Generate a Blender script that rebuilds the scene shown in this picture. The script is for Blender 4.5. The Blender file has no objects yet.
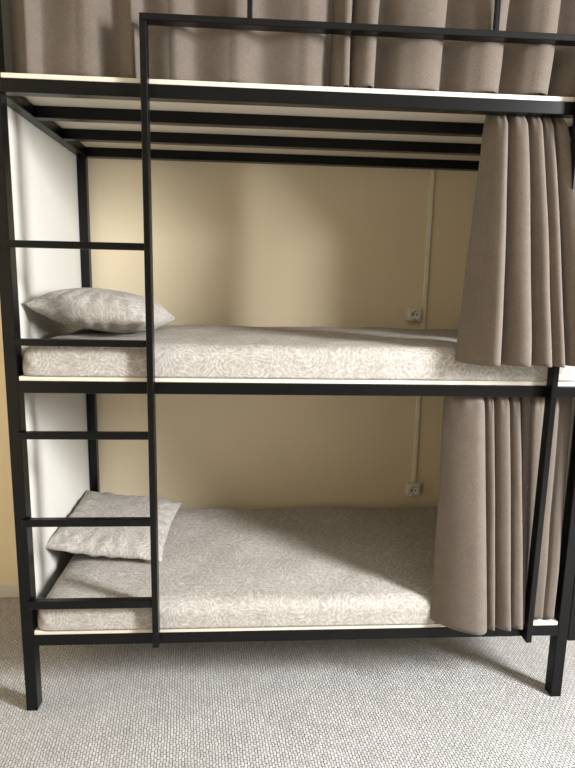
import bpy, bmesh, math, random
from mathutils import Vector, Matrix, noise

scene = bpy.context.scene
COL = scene.collection
random.seed(4)

# ------------------------------------------------------------------ view
scene.view_settings.view_transform = 'Standard'
scene.view_settings.look = 'None'
scene.view_settings.gamma = 1.0
scene.view_settings.use_curve_mapping = False
scene.view_settings.exposure = 0.18

# ------------------------------------------------------------------ helpers
def link(name, me, mat=None, parent=None):
    o = bpy.data.objects.new(name, me)
    COL.objects.link(o)
    if mat: me.materials.append(mat)
    if parent: o.parent = parent
    return o

def thing(name, label, cat, loc=(0, 0, 0), group=None):
    o = bpy.data.objects.new(name, None)
    COL.objects.link(o)
    o.location = loc
    o.empty_display_size = .05
    return tag(o, label, cat, group)

def tag(o, label, cat, group=None):
    o['label'] = label; o['category'] = cat
    if group: o['group'] = group
    return o

def box_bm(bm, lo, hi, bevel=0.0, seg=2):
    lo = Vector(lo); hi = Vector(hi)
    r = bmesh.ops.create_cube(bm, size=1.0, matrix=Matrix.Translation((lo + hi) / 2) @ Matrix.Diagonal((*(hi - lo), 1)))
    if bevel:
        es = list({e for v in r['verts'] for e in v.link_edges})
        bmesh.ops.bevel(bm, geom=es, offset=bevel, segments=seg, affect='EDGES', profile=.5)

def bm_obj(name, bm, mat, parent=None, smooth=False):
    me = bpy.data.meshes.new(name)
    bm.to_mesh(me); bm.free()
    if smooth:
        for p in me.polygons: p.use_smooth = True
    return link(name, me, mat, parent)

def box(name, lo, hi, mat, parent=None, bevel=0.0, seg=2):
    bm = bmesh.new(); box_bm(bm, lo, hi, bevel, seg)
    return bm_obj(name, bm, mat, parent)

def cyl_bm(bm, p0, p1, r, n=16):
    p0 = Vector(p0); p1 = Vector(p1); d = p1 - p0
    q = d.to_track_quat('Z', 'Y').to_matrix().to_4x4()
    bmesh.ops.create_cone(bm, cap_ends=True, segments=n, radius1=r, radius2=r, depth=d.length,
                          matrix=Matrix.Translation((p0 + p1) / 2) @ q)

# ------------------------------------------------------------------ materials
def new_mat(name):
    m = bpy.data.materials.new(name); m.use_nodes = True
    nt = m.node_tree
    return m, nt, nt.nodes['Principled BSDF']

def N(nt, t, **kw):
    n = nt.nodes.new(t)
    for k, v in kw.items():
        if k.startswith('i_'):
            n.inputs[k[2:].replace('_', ' ')].default_value = v
        else:
            setattr(n, k, v)
    return n

def L(nt, a, b): nt.links.new(a, b)

def math_node(nt, op, a, b=None, clamp=False):
    n = nt.nodes.new('ShaderNodeMath'); n.operation = op; n.use_clamp = clamp
    for i, x in enumerate((a, b)):
        if x is None: continue
        if isinstance(x, (int, float)): n.inputs[i].default_value = x
        else: nt.links.new(x, n.inputs[i])
    return n.outputs[0]

def ramp(nt, fac, stops):
    r = nt.nodes.new('ShaderNodeValToRGB')
    el = r.color_ramp.elements
    while len(el) < len(stops): el.new(.5)
    for e, (p, c) in zip(el, stops):
        e.position = p; e.color = (*c, 1)
    nt.links.new(fac, r.inputs[0])
    return r.outputs[0]

def mixc(nt, fac, a, b, mode='MIX'):
    n = nt.nodes.new('ShaderNodeMix'); n.data_type = 'RGBA'; n.blend_type = mode
    for s, x in ((n.inputs[0], fac), (n.inputs[6], a), (n.inputs[7], b)):
        if isinstance(x, (int, float)): s.default_value = x
        elif isinstance(x, tuple): s.default_value = (*x, 1)
        else: nt.links.new(x, s)
    return n.outputs[2]

def bump(nt, h, strength, dist, bsdf):
    b = N(nt, 'ShaderNodeBump'); b.inputs['Strength'].default_value = strength; b.inputs['Distance'].default_value = dist
    L(nt, h, b.inputs['Height']); L(nt, b.outputs[0], bsdf.inputs['Normal'])

def plain(name, col, rough=.6, var=.05, scale=3.0, bstr=0.0, bscale=200, spec=.5):
    m, nt, b = new_mat(name)
    tc = N(nt, 'ShaderNodeTexCoord')
    no = N(nt, 'ShaderNodeTexNoise'); no.inputs['Scale'].default_value = scale; no.inputs['Detail'].default_value = 4
    L(nt, tc.outputs['Object'], no.inputs['Vector'])
    c0 = tuple(c * (1 - var) for c in col); c1 = tuple(min(1, c * (1 + var)) for c in col)
    L(nt, ramp(nt, no.outputs['Fac'], [(.3, c0), (.7, c1)]), b.inputs['Base Color'])
    b.inputs['Roughness'].default_value = rough
    b.inputs['Specular IOR Level'].default_value = spec
    if bstr:
        n2 = N(nt, 'ShaderNodeTexNoise'); n2.inputs['Scale'].default_value = bscale
        L(nt, tc.outputs['Object'], n2.inputs['Vector'])
        bump(nt, n2.outputs['Fac'], bstr, .002, b)
    return m

M_METAL = plain('black_powder_coat', (.0022, .0021, .0022), .30, .15, 6, 0, 900, .28)
M_BOARD = plain('cream_board', (.70, .63, .52), .55, .04, 5)
M_PANEL = plain('white_panel', (.60, .578, .525), .6, .02, 2)
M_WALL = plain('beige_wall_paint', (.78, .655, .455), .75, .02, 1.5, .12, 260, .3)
M_ROOM = plain('dark_room_paint', (.20, .185, .16), .85, .02, 1.5, 0, 1, .2)  # unseen front and right walls, darkened to weaken bounced light
M_CEIL = plain('white_ceiling_paint', (.70, .67, .62), .9, .01, 1.5, 0, 1, .2)
M_TRIM = plain('grey_white_trim', (.62, .58, .52), .5, .02, 4)
M_PLASTIC = plain('ivory_plastic', (.74, .68, .58), .35, .01, 4)
M_PLASTIC2 = plain('ivory_duct_plastic', (.82, .74, .58), .4, .01, 4)
M_DARK = plain('socket_hole_black', (.01, .01, .01), .6, 0, 4)
M_BRASS = plain('socket_contact_metal', (.45, .43, .40), .35, 0, 4)
M_BRASS.node_tree.nodes['Principled BSDF'].inputs['Metallic'].default_value = .8

def carpet():
    m, nt, b = new_mat('loop_carpet')
    tc = N(nt, 'ShaderNodeTexCoord')
    mp = N(nt, 'ShaderNodeMapping'); mp.inputs['Rotation'].default_value = (0, 0, math.radians(84))
    L(nt, tc.outputs['Object'], mp.inputs['Vector'])
    # wobble
    nz = N(nt, 'ShaderNodeTexNoise'); nz.inputs['Scale'].default_value = 40
    L(nt, mp.outputs[0], nz.inputs['Vector'])
    va = N(nt, 'ShaderNodeVectorMath', operation='SCALE'); va.inputs['Scale'].default_value = .010
    L(nt, nz.outputs['Color'], va.inputs[0])
    vb = N(nt, 'ShaderNodeVectorMath', operation='ADD'); L(nt, mp.outputs[0], vb.inputs[0]); L(nt, va.outputs[0], vb.inputs[1])
    br = N(nt, 'ShaderNodeTexBrick'); br.offset = .5
    br.inputs['Scale'].default_value = 1.0
    br.inputs['Brick Width'].default_value = .019; br.inputs['Row Height'].default_value = .0100
    br.inputs['Mortar Size'].default_value = .0016; br.inputs['Mortar Smooth'].default_value = 1.0
    br.inputs['Bias'].default_value = 0
    br.inputs['Color1'].default_value = (.44, .427, .412, 1); br.inputs['Color2'].default_value = (.555, .543, .528, 1)
    br.inputs['Mortar'].default_value = (.19, .18, .168, 1)
    L(nt, vb.outputs[0], br.inputs['Vector'])
    n2 = N(nt, 'ShaderNodeTexNoise'); n2.inputs['Scale'].default_value = 350; n2.inputs['Detail'].default_value = 2
    L(nt, tc.outputs['Object'], n2.inputs['Vector'])
    n3 = N(nt, 'ShaderNodeTexNoise'); n3.inputs['Scale'].default_value = 5; n3.inputs['Detail'].default_value = 3
    L(nt, tc.outputs['Object'], n3.inputs['Vector'])
    c = mixc(nt, .5, br.outputs['Color'], ramp(nt, n2.outputs['Fac'], [(.3, (.62, .61, .6)), (.7, (1.3, 1.3, 1.3))]), 'MULTIPLY')
    c = mixc(nt, .7, c, ramp(nt, n3.outputs['Fac'], [(.3, (.9, .9, .9)), (.7, (1.05, 1.05, 1.05))]), 'MULTIPLY')
    L(nt, c, b.inputs['Base Color'])
    b.inputs['Roughness'].default_value = 1; b.inputs['Specular IOR Level'].default_value = .1
    inv = math_node(nt, 'SUBTRACT', 1.0, br.outputs['Fac'])
    h = math_node(nt, 'ADD', inv, math_node(nt, 'MULTIPLY', n2.outputs['Fac'], .5))
    bump(nt, h, .9, .006, b)
    return m
M_CARPET = carpet()

def paisley():
    m, nt, b = new_mat('paisley_cotton')
    tc = N(nt, 'ShaderNodeTexCoord')
    n0 = N(nt, 'ShaderNodeTexNoise'); n0.inputs['Scale'].default_value = 9; n0.inputs['Detail'].default_value = 2
    L(nt, tc.outputs['Object'], n0.inputs['Vector'])
    s0 = N(nt, 'ShaderNodeVectorMath', operation='SCALE'); s0.inputs['Scale'].default_value = .095
    L(nt, n0.outputs['Color'], s0.inputs[0])
    p = N(nt, 'ShaderNodeVectorMath', operation='ADD'); L(nt, tc.outputs['Object'], p.inputs[0]); L(nt, s0.outputs[0], p.inputs[1])
    # big teardrop cells with nested outlines
    v = N(nt, 'ShaderNodeTexVoronoi'); v.feature = 'F1'; v.inputs['Scale'].default_value = 6.2; v.inputs['Randomness'].default_value = .8
    L(nt, p.outputs[0], v.inputs['Vector'])
    ring = math_node(nt, 'SINE', math_node(nt, 'MULTIPLY', v.outputs['Distance'], 72.0))
    ring = math_node(nt, 'MULTIPLY', math_node(nt, 'ADD', ring, 1.0), .5)
    # small leaves and scrolls
    v2 = N(nt, 'ShaderNodeTexVoronoi'); v2.feature = 'DISTANCE_TO_EDGE'; v2.inputs['Scale'].default_value = 42
    L(nt, p.outputs[0], v2.inputs['Vector'])
    edge = math_node(nt, 'SUBTRACT', 1.0, math_node(nt, 'MULTIPLY', v2.outputs['Distance'], 5.0), True)
    w = N(nt, 'ShaderNodeTexWave'); w.inputs['Scale'].default_value = 15; w.inputs['Distortion'].default_value = 16; w.inputs['Detail'].default_value = 2
    w.inputs['Detail Scale'].default_value = 2.2
    L(nt, p.outputs[0], w.inputs['Vector'])
    nm = N(nt, 'ShaderNodeTexNoise'); nm.inputs['Scale'].default_value = 30; nm.inputs['Detail'].default_value = 1
    L(nt, tc.outputs['Object'], nm.inputs['Vector'])
    mask = math_node(nt, 'MULTIPLY', math_node(nt, 'SUBTRACT', nm.outputs['Fac'], .25), 3.0, True)
    ringl = math_node(nt, 'MULTIPLY', math_node(nt, 'POWER', ring, 3.0), mask)
    wl = math_node(nt, 'POWER', w.outputs['Fac'], 2.5)
    f = math_node(nt, 'ADD', math_node(nt, 'MULTIPLY', ringl, .36), math_node(nt, 'MULTIPLY', edge, .28))
    f = math_node(nt, 'ADD', f, math_node(nt, 'MULTIPLY', wl, .20))
    c = ramp(nt, f, [(.03, (.345, .31, .272)), (.25, (.40, .366, .328)), (.48, (.46, .43, .393)), (.80, (.57, .545, .51))])
    n5 = N(nt, 'ShaderNodeTexNoise'); n5.inputs['Scale'].default_value = 160
    L(nt, tc.outputs['Object'], n5.inputs['Vector'])
    c = mixc(nt, .5, c, ramp(nt, n5.outputs['Fac'], [(.35, (.8, .8, .8)), (.65, (1.12, 1.12, 1.12))]), 'MULTIPLY')
    L(nt, c, b.inputs['Base Color'])
    b.inputs['Roughness'].default_value = .95; b.inputs['Specular IOR Level'].default_value = .15
    n6 = N(nt, 'ShaderNodeTexNoise'); n6.inputs['Scale'].default_value = 14; n6.inputs['Detail'].default_value = 3
    L(nt, tc.outputs['Object'], n6.inputs['Vector'])
    bump(nt, n6.outputs['Fac'], .22, .010, b)
    return m
M_PAISLEY = paisley()

def curtain_mat():
    m, nt, b = new_mat('taupe_curtain_weave')
    tc = N(nt, 'ShaderNodeTexCoord')
    mp = N(nt, 'ShaderNodeMapping'); mp.inputs['Scale'].default_value = (1, 1, .35)
    L(nt, tc.outputs['Object'], mp.inputs['Vector'])
    n = N(nt, 'ShaderNodeTexNoise'); n.inputs['Scale'].default_value = 520; n.inputs['Detail'].default_value = 3
    L(nt, mp.outputs[0], n.inputs['Vector'])
    n2 = N(nt, 'ShaderNodeTexNoise'); n2.inputs['Scale'].default_value = 18; n2.inputs['Detail'].default_value = 5
    L(nt, tc.outputs['Object'], n2.inputs['Vector'])
    c = ramp(nt, n.outputs['Fac'], [(.3, (.112, .089, .071)), (.7, (.172, .140, .114))])
    c = mixc(nt, .5, c, ramp(nt, n2.outputs['Fac'], [(.3, (.88, .88, .88)), (.7, (1.08, 1.08, 1.08))]), 'MULTIPLY')
    L(nt, c, b.inputs['Base Color'])
    b.inputs['Roughness'].default_value = .95; b.inputs['Specular IOR Level'].default_value = .15
    b.inputs['Sheen Weight'].default_value = .12
    bump(nt, n.outputs['Fac'], .2, .001, b)
    return m
M_CURTAIN = curtain_mat()

# ------------------------------------------------------------------ room
RX0, RX1, RY0, RY1, RZ = -1.2, 3.85, -3.7, .97, 3.2
def struct(o):
    o['kind'] = 'structure'; return o

struct(box('floor', (RX0 - .1, RY0 - .1, -.1), (RX1 + .1, RY1 + .1, 0), M_CARPET))
struct(box('ceiling', (RX0 - .1, RY0 - .1, RZ), (RX1 + .1, RY1 + .1, RZ + .1), M_CEIL))
bm = bmesh.new()                                   # back wall with the shallow step left of the bed
box_bm(bm, (-.03, RY1, 0), (RX1 + .1, RY1 + .12, RZ))
box_bm(bm, (RX0 - .1, .79, 0), (-.03, RY1 + .12, RZ))
struct(bm_obj('wall_back', bm, M_WALL))
struct(box('wall_left', (RX0 - .1, RY0 - .1, 0), (RX0, .79, RZ), M_WALL))
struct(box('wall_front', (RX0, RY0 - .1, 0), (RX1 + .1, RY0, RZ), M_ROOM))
WY0, WY1, WZ0, WZ1 = -2.20, -1.60, 1.25, 3.08         # window opening in the right wall
bm = bmesh.new()
box_bm(bm, (RX1, RY0, 0), (RX1 + .15, WY0, RZ)); box_bm(bm, (RX1, WY1, 0), (RX1 + .15, RY1, RZ))
box_bm(bm, (RX1, WY0, 0), (RX1 + .15, WY1, WZ0)); box_bm(bm, (RX1, WY0, WZ1), (RX1 + .15, WY1, RZ))
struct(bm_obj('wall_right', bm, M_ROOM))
bm = bmesh.new()
for lo, hi in (((WY0, WZ0), (WY0 + .05, WZ1)), ((WY1 - .05, WZ0), (WY1, WZ1)), ((WY0, WZ0), (WY1, WZ0 + .05)), ((WY0, WZ1 - .05), (WY1, WZ1))):
    box_bm(bm, (RX1 + .06, *lo), (RX1 + .11, *hi))
struct(bm_obj('window_1', bm, M_CEIL))
bm = bmesh.new()
box_bm(bm, (-.03, RY1 - .012, 0), (RX1, RY1, .06), .003)
struct(bm_obj('baseboard_back', bm, M_TRIM))
bm = bmesh.new()
box_bm(bm, (RX0, .775, 0), (-.03, .79, .05), .003)
box_bm(bm, (RX0, .782, .05), (-.03, .79, .062), .003)
struct(bm_obj('baseboard_left', bm, M_TRIM))

# ------------------------------------------------------------------ bunk bed frame
BL, BW = 2.0, .95
Z1, Z2, Z3 = .2588, 1.1721, 2.0925                  # underside of each bunk's steel frame
T = .04
bed = thing('bunk_bed', 'black metal three-tier bunk bed with a ladder, standing on the grey carpet', 'bunk bed')
def steel(name, lo, hi, bev=.0025): return box(name, lo, hi, M_METAL, bed, bev)
PH = 3.0
steel('post', (0, 0, 0), (T, .05, PH)); steel('post', (BL - T, 0, 0), (BL, .05, PH))
steel('post', (0, BW - .04, 0), (T, BW, PH)); steel('post', (BL - T, BW - .04, 0), (BL, BW, PH))
for z in (Z1, Z2, Z3):
    steel('long_rail', (T, 0, z), (BL - T, T, z + T)); steel('long_rail', (T, BW - T, z), (BL - T, BW, z + T))
    for x in (0, BL - T): steel('end_rail', (x, .05, z), (x + T, BW - .04, z + T))
    for y in (.28, .585): steel('cross_slat', (T, y, z), (BL - T, y + T, z + T))
    box('bed_board', (T + .002, .004, z + T), (BL - T - .002, BW - .004, z + T + .015), M_BOARD, bed, .002)
steel('top_rail', (T, 0, PH - T), (BL - T, T, PH)); steel('top_rail', (T, BW - T, PH - T), (BL - T, BW, PH))
for x in (0, BL - T): steel('top_rail', (x, .05, PH - T), (x + T, BW - .04, PH))
# ladder and guard bar in front of the frame
LX = .4621
steel('ladder_rail', (LX, -.04, .268), (LX + .021, 0, 2.293))
steel('guard_rail', (LX, -.04, 2.293), (1.8394, 0, 2.3133 ))
steel('guard_post', (1.8184, -.04, .258), (1.8394, 0, 2.293))
for zt, zb in ((1.658, 1.636), (1.353, 1.331), (1.047, 1.024), (.745, .720), (.447, .418)):
    bm = bmesh.new()
    box_bm(bm, (T - .004, -.033, zb), (LX, -.008, zt), .002)
    box_bm(bm, (T - .004, -.02, zb + .002), (T + .012, .006, zt - .002), .002)
    bm_obj('ladder_rung', bm, M_METAL, bed)
for x in (.777, 1.528): steel('guard_strut', (x, -.03, 2.3133), (x + .016, -.014, 2.94))
bm = bmesh.new()
box_bm(bm, (.777, -.03, 2.94), (1.544, -.014, 2.956), .002)
for x in (.777, 1.528): box_bm(bm, (x, -.03, 2.94), (x + .016, .0, 2.998), .002)
bm_obj('guard_bracket', bm, M_METAL, bed)
steel('side_bar', (BL + .002, 0, .236), (BL + .045, .04, PH))
# white end boards; the right one is unseen, added to block window light
for x in (-.018, BL + .001):
    bm = bmesh.new()
    box_bm(bm, (x, .05, .25), (x + .017, BW, PH - .05), .002)
    bm_obj('end_panel', bm, M_PANEL, bed)
# curtain rods, tucked behind the front rails
for z in (Z2 + .022, Z3 + .022, PH - .06):
    bm = bmesh.new(); cyl_bm(bm, (T, .056, z), (BL - T, .056, z), .006, 12)
    bm_obj('curtain_rod', bm, M_METAL, bed, True)

# ------------------------------------------------------------------ mattresses
def mattress(name, x0, x1, y0, y1, z0, z1, label, seed, press=False):
    w, d, h = x1 - x0, y1 - y0, z1 - z0
    bm = bmesh.new()
    nx, ny, nz = 110, 90, 14
    bmesh.ops.create_cube(bm, size=1.0)
    es = list(bm.edges)
    for ax, n in ((0, nx), (1, ny), (2, nz)):
        ee = [e for e in bm.edges if abs((e.verts[0].co - e.verts[1].co)[ax]) > .9]
        bmesh.ops.subdivide_edges(bm, edges=ee, cuts=n - 1, use_grid_fill=True)
    r = .048
    for v in bm.verts:
        p = Vector((v.co.x * w, v.co.y * d, v.co.z * h))
        lim = Vector((w / 2 - r, d / 2 - r, h / 2 - r))
        c = Vector([max(-lim[i], min(lim[i], p[i])) for i in range(3)])
        if p.z < 0: c.z = p.z
        dv = p - c
        if dv.length > 1e-6 and sum(abs(dv[i]) > 1e-6 for i in range(3)) > 1:
            # keep a tighter radius near the base
            p = c + dv.normalized() * r
        q = p + Vector((seed, 0, 0))
        top = (p.z / h + .5)
        if p.z > -h * .45:
            n1 = noise.noise(q * 5.0); n2 = noise.noise(q * Vector((14, 9, 14)).x)
            p.z += top * (.007 * n1 + .002 * n2)
            if abs(p.y) > d / 2 - .03: p.y += math.copysign(.004 * noise.noise(q * Vector((9, 9, 22)).x), p.y) - 0
            # tucked corner folds
            ex = w / 2 - abs(p.x)
            if ex < .12:
                p.z -= .012 * (1 - ex / .12) ** 2 * top
                p.y += .004 * math.sin(p.z * 90 + ex * 130) * (1 - ex / .12) * (1 if p.y < 0 else -1) * (abs(p.y) > d / 2 - .04)
        if press and p.y < 0:                              # the drawn curtain hangs against this stretch
            k = max(0.0, min(1.0, (p.x + w / 2 + x0 - 1.46) / .10)); p.y += .034 * k * k * (3 - 2 * k) * min(1.0, -p.y / (d / 2) * 1.2)
        v.co = p
    bmesh.ops.recalc_face_normals(bm, faces=bm.faces)
    o = bm_obj(name, bm, M_PAISLEY, None, True)
    o.location = ((x0 + x1) / 2, (y0 + y1) / 2, (z0 + z1) / 2)
    return tag(o, label, 'mattress', 'bunk mattresses')
mattress('mattress', .044, 1.955, .000, .905, Z1 + .0565, .415, 'paisley-covered mattress on the lowest bunk board, half in shade beside the lower curtain', 1.3, True)
mattress('mattress', .044, 1.955, .000, .905, Z2 + .0565, 1.337, 'paisley-covered mattress on the middle bunk, with the plump pillow at its ladder end', 7.7)

# ------------------------------------------------------------------ pillows
def pillow(hw, hd, th, seed, label, loc, rot, flat=.5, lift=0):
    bm = bmesh.new(); n = 44
    grid = {}
    for side in (1, -1):
        for i in range(n + 1):
            for j in range(n + 1):
                u = -1 + 2 * i / n; v = -1 + 2 * j / n
                if side == -1 and (i in (0, n) or j in (0, n)):
                    grid[side, i, j] = grid[1, i, j]; continue
                # outline drawn in a little between the corners
                x = u * hw * (1 - .07 * (1 - v * v) * abs(u) ** 2) ; y = v * hd * (1 - .06 * (1 - u * u) * abs(v) ** 2)
                a = max(0, 1 - abs(u) ** 2.2); b = max(0, 1 - abs(v) ** 2.6)
                t = (a * b) ** .5
                q = Vector((u * 2 + seed, v * 2, side * 3))
                edge = 1 - t
                wr = .006 * noise.noise(q * 1.2) * t ** .5 + .006 * noise.noise(Vector((u * 5 + seed, v * 5, 1))) * (t * edge * 4)
                ang = math.atan2(v, u)
                wr += .004 * math.sin(ang * 22 + seed) * t * edge ** 1.5 * 4
                z = side * th * t * (1 if side > 0 else flat) + wr
                z += lift * max(0, -u) ** 2 * .5                      # one edge rides up
                grid[side, i, j] = bm.verts.new((x, y, z))
    for side in (1, -1):
        for i in range(n):
            for j in range(n):
                f = [grid[side, i, j], grid[side, i + 1, j], grid[side, i + 1, j + 1], grid[side, i, j + 1]]
                f = f if side > 0 else f[::-1]
                if len(set(f)) == 4: bm.faces.new(f)
    # stitched seam cord around the edge
    o = bm_obj('pillow', bm, M_PAISLEY, None, True)
    o.location = loc; o.rotation_euler = rot
    return tag(o, label, 'pillow', 'paisley pillows')
R_ = math.radians
pillow(.215, .30, .098, 2.1, 'plump paisley pillow at the ladder end of the middle bunk, against the white end board',
       (.235, .45, 1.407), (R_(-3), R_(5), R_(-3)), .70, .03)
pillow(.236, .290, .064, 5.4, 'flatter paisley pillow lying on the lowest bunk mattress behind the ladder rungs',
       (.226, .556, .470), (R_(2), R_(4), R_(-1.5)), .62, .05)

# ------------------------------------------------------------------ curtains
def curve(ks, t):
    """piecewise-linear over evenly indexed knots, t in knot units"""
    i = min(int(t), len(ks) - 2); f = t - i
    return ks[i] * (1 - f) + ks[i + 1] * f

def curtain(label, ktop, kbot, ztop, zbot, ytop, ybot, amp_top, amp_bot, rise=(.5,), drop=.20, seed=0, per=14, rows=60,
            ease=1.0, zb=None, ka=None):
    n = len(ktop) - 1
    bm = bmesh.new(); g = []
    for r in range(rows + 1):
        v = r / rows
        row = []
        for c in range(n * per + 1):
            t = c / per
            i = min(int(t), n - 1); f = t - i
            if f < 1e-6: s = 0.0
            wv = v ** ease
            xt, xb = curve(ktop, t), curve(kbot, t)
            x = xt * (1 - wv) + xb * wv
            wid = (kbot[i + 1] - kbot[i]) * wv + (ktop[i + 1] - ktop[i]) * (1 - wv)
            rr = rise[min(i, len(rise) - 1)]; pk = 1 - drop
            if rr < 0 and f < pk:                          # broad panel leaning gently forward
                h = f / pk
                s = -rr * math.sin(math.pi / 2 * h) + (1 + rr) * h
            elif f < rr:                                   # steep flank, then a rounded ridge
                h = f / rr
                s = .84 * (.35 * h + .65 * h * h * (3 - 2 * h))
            elif f < pk:  s = .84 + .16 * math.sin(math.pi / 2 * (f - rr) / (pk - rr))
            elif drop > .4: s = .5 + .5 * math.cos(math.pi * (f - pk) / drop)
            else:          s = math.sqrt(max(0.0, 1 - ((f - pk) / drop) ** 2))
            a = amp_top * (1 - wv) + amp_bot * wv
            a *= min(1.0, (wid / .085)) ** .55
            if ka: a *= curve(ka, t)
            if v < .07: a *= .35 + .65 * v / .07           # gathered flat on the rod
            yb = ybot if isinstance(ybot, (int, float)) else curve(ybot, t)
            w2 = v ** .8
            y = ytop * (1 - w2) + yb * w2 - a * (s - .4)
            # undercut: the ridge leans towards the light side, so the gap behind it closes
            x += .30 * a * s * (f - .2) * 1.2
            q = Vector((t * .9 + seed, v * 2.2, seed))
            y += .007 * noise.noise(q * 1.3) * (.3 + v); x += .004 * noise.noise(q * 1.7 + Vector((5, 0, 0))) * v
            # small gather creases under the heading
            if v < .12: y += .004 * math.sin(t * 19 + seed) * (1 - v / .12)
            zz = zbot if zb is None else curve(zb, t)
            z = ztop + (zz - ztop) * v
            z += .004 * noise.noise(Vector((t * 1.7, seed, 3))) * v
            row.append(bm.verts.new((x, y, z)))
        g.append(row)
    for r in range(rows):
        for c in range(n * per):
            bm.faces.new((g[r][c], g[r + 1][c], g[r + 1][c + 1], g[r][c + 1]))
    bmesh.ops.recalc_face_normals(bm, faces=bm.faces)
    o = bm_obj('curtain', bm, M_CURTAIN, None, True)
    md = o.modifiers.new('cloth_thickness', 'SOLIDIFY'); md.thickness = .0022; md.offset = 0
    return tag(o, label, 'curtain', 'bunk curtains')

curtain('taupe curtain drawn to the side of the middle bunk, hem in front of its mattress',
        [1.566, 1.618, 1.680, 1.727, 1.764, 1.806], [1.487, 1.590, 1.690, 1.757, 1.797, 1.900],
        Z3 + .030, 1.297, .068, [-.058, -.058, -.06, -.07, -.09, -.09], .070, .125, (-.45, .42, .45, .45, .42), .34, 3.0, ease=.9, per=20)
curtain('taupe curtain drawn to the side of the lowest bunk, partly behind the guard post',
        [1.492, 1.618, 1.650, 1.705, 1.745, 1.789, 1.851, 1.906, 1.952], [1.464, 1.646, 1.676, 1.733, 1.785, 1.816, 1.85, 1.90, 1.945],
        Z2 + .030, .306, .068, [-.042, -.042, -.035, -.03, -.015, .014, .016, .016, .016], .064, .098, (-.45, .42, .42, .45, .42), .32, 9.0, per=20, ka=[1, 1, 1, 1, 1, .55, .25, .25, .3],
        zb=[.340, .336, .332, .333, .327, .324, .326, .326, .326])
curtain('long taupe curtain closing the top bunk on the ladder side, with shallow folds',
        [.062, .150, .385, .455, .615, .825, 1.050], [.058, .155, .38, .46, .62, .83, 1.048],
        PH - .045, Z3 + .059, .055, .040, .040, .042, (.5,), .45, 14.0, rows=70, per=18)
curtain('long taupe curtain closing the top bunk next to the seam, with deeper folds',
        [1.036, 1.10, 1.20, 1.42, 1.63, 1.79, 1.94], [1.036, 1.088, 1.165, 1.385, 1.575, 1.735, 1.93],
        PH - .045, Z3 + .059, .052, .044, .060, .085, (.45, .45, .45, .5, .52, .5), .34, 21.0, rows=70, per=18)

# ------------------------------------------------------------------ sockets and cable duct
def socket(label, cx, cz):
    t = thing('wall_socket', label, 'socket', (cx, .97, cz), 'wall sockets behind the bunks')
    bm = bmesh.new(); box_bm(bm, (-.034, -.036, -.033), (.034, 0, .033), .005, 3)
    bm_obj('socket_housing', bm, M_PLASTIC, t)
    bm = bmesh.new()
    seg = 32
    prof = [(.027, -.036), (.027, -.039), (.0225, -.040), (.020, -.0375), (.0195, -.0365), (.0001, -.0365)]
    rings = [[bm.verts.new((r * math.cos(2 * math.pi * k / seg), y, r * math.sin(2 * math.pi * k / seg))) for k in range(seg)] for r, y in prof]
    for a, b in zip(rings, rings[1:]):
        for k in range(seg): bm.faces.new((a[k], a[(k + 1) % seg], b[(k + 1) % seg], b[k]))
    bmesh.ops.recalc_face_normals(bm, faces=bm.faces)
    bm_obj('socket_well', bm, M_PLASTIC, t, True)
    for s in (-1, 1):
        bm = bmesh.new(); cyl_bm(bm, (s * .0095, -.0362, 0), (s * .0095, -.0375, 0), .0042, 14); bm_obj('pin_hole', bm, M_DARK, t)
        bm = bmesh.new(); box_bm(bm, (-.004, -.0395, s * .0185 - .003), (.004, -.0366, s * .0185 + .003), .0005); bm_obj('earth_clip', bm, M_BRASS, t)
    return t
socket('square ivory socket on the wall above the middle bunk mattress', 1.612, 1.401)
socket('square ivory socket at the bottom end of the wall duct, above the lowest mattress', 1.660, .484)
bm = bmesh.new()
box_bm(bm, (1.654, .955, .518), (1.674, .97, 3.19), .003)
duct = bm_obj('cable_duct', bm, M_PLASTIC2)
tag(duct, 'narrow vertical beige cable duct running down the wall behind the bunks', 'cable duct')

# ------------------------------------------------------------------ light: daylight through the window opening
ld = bpy.data.lights.new('window_daylight', 'AREA')
ld.shape = 'RECTANGLE'; ld.size = WY1 - WY0; ld.size_y = WZ1 - WZ0
ld.energy = 575; ld.color = (.955, .98, 1.0)
lo = bpy.data.objects.new('window_daylight', ld); COL.objects.link(lo)
lo.location = (RX1 + .22, (WY0 + WY1) / 2, (WZ0 + WZ1) / 2)
lo.rotation_euler = Vector((-1, 0.12, -1.1)).to_track_quat('-Z', 'Y').to_euler()

w = bpy.data.worlds.new('sky'); scene.world = w; w.use_nodes = True
bg = w.node_tree.nodes['Background']; bg.inputs[0].default_value = (.75, .87, 1, 1); bg.inputs[1].default_value = 1.0

# ------------------------------------------------------------------ camera
f, pit, yaw, roll = 578.12, .174102, .0666956, .020936
cy, sy, cp, sp, cr, sr = math.cos(yaw), math.sin(yaw), math.cos(pit), math.sin(pit), math.cos(roll), math.sin(roll)
fw = Vector((sy * cp, cy * cp, -sp)); ri = Vector((cy, -sy, 0)); up = ri.cross(fw)
r2 = cr * ri + sr * up; u2 = -sr * ri + cr * up
cd = bpy.data.cameras.new('camera'); cam = bpy.data.objects.new('camera', cd); COL.objects.link(cam)
cd.sensor_fit = 'VERTICAL'; cd.sensor_height = 24; cd.sensor_width = 18; cd.lens = 24 * f / 768
cd.clip_start = .05
m3 = Matrix((r2, u2, -fw)).transposed()
cam.matrix_world = Matrix.Translation((.7940, -1.9089, 1.5471)) @ m3.to_4x4()
scene.camera = cam
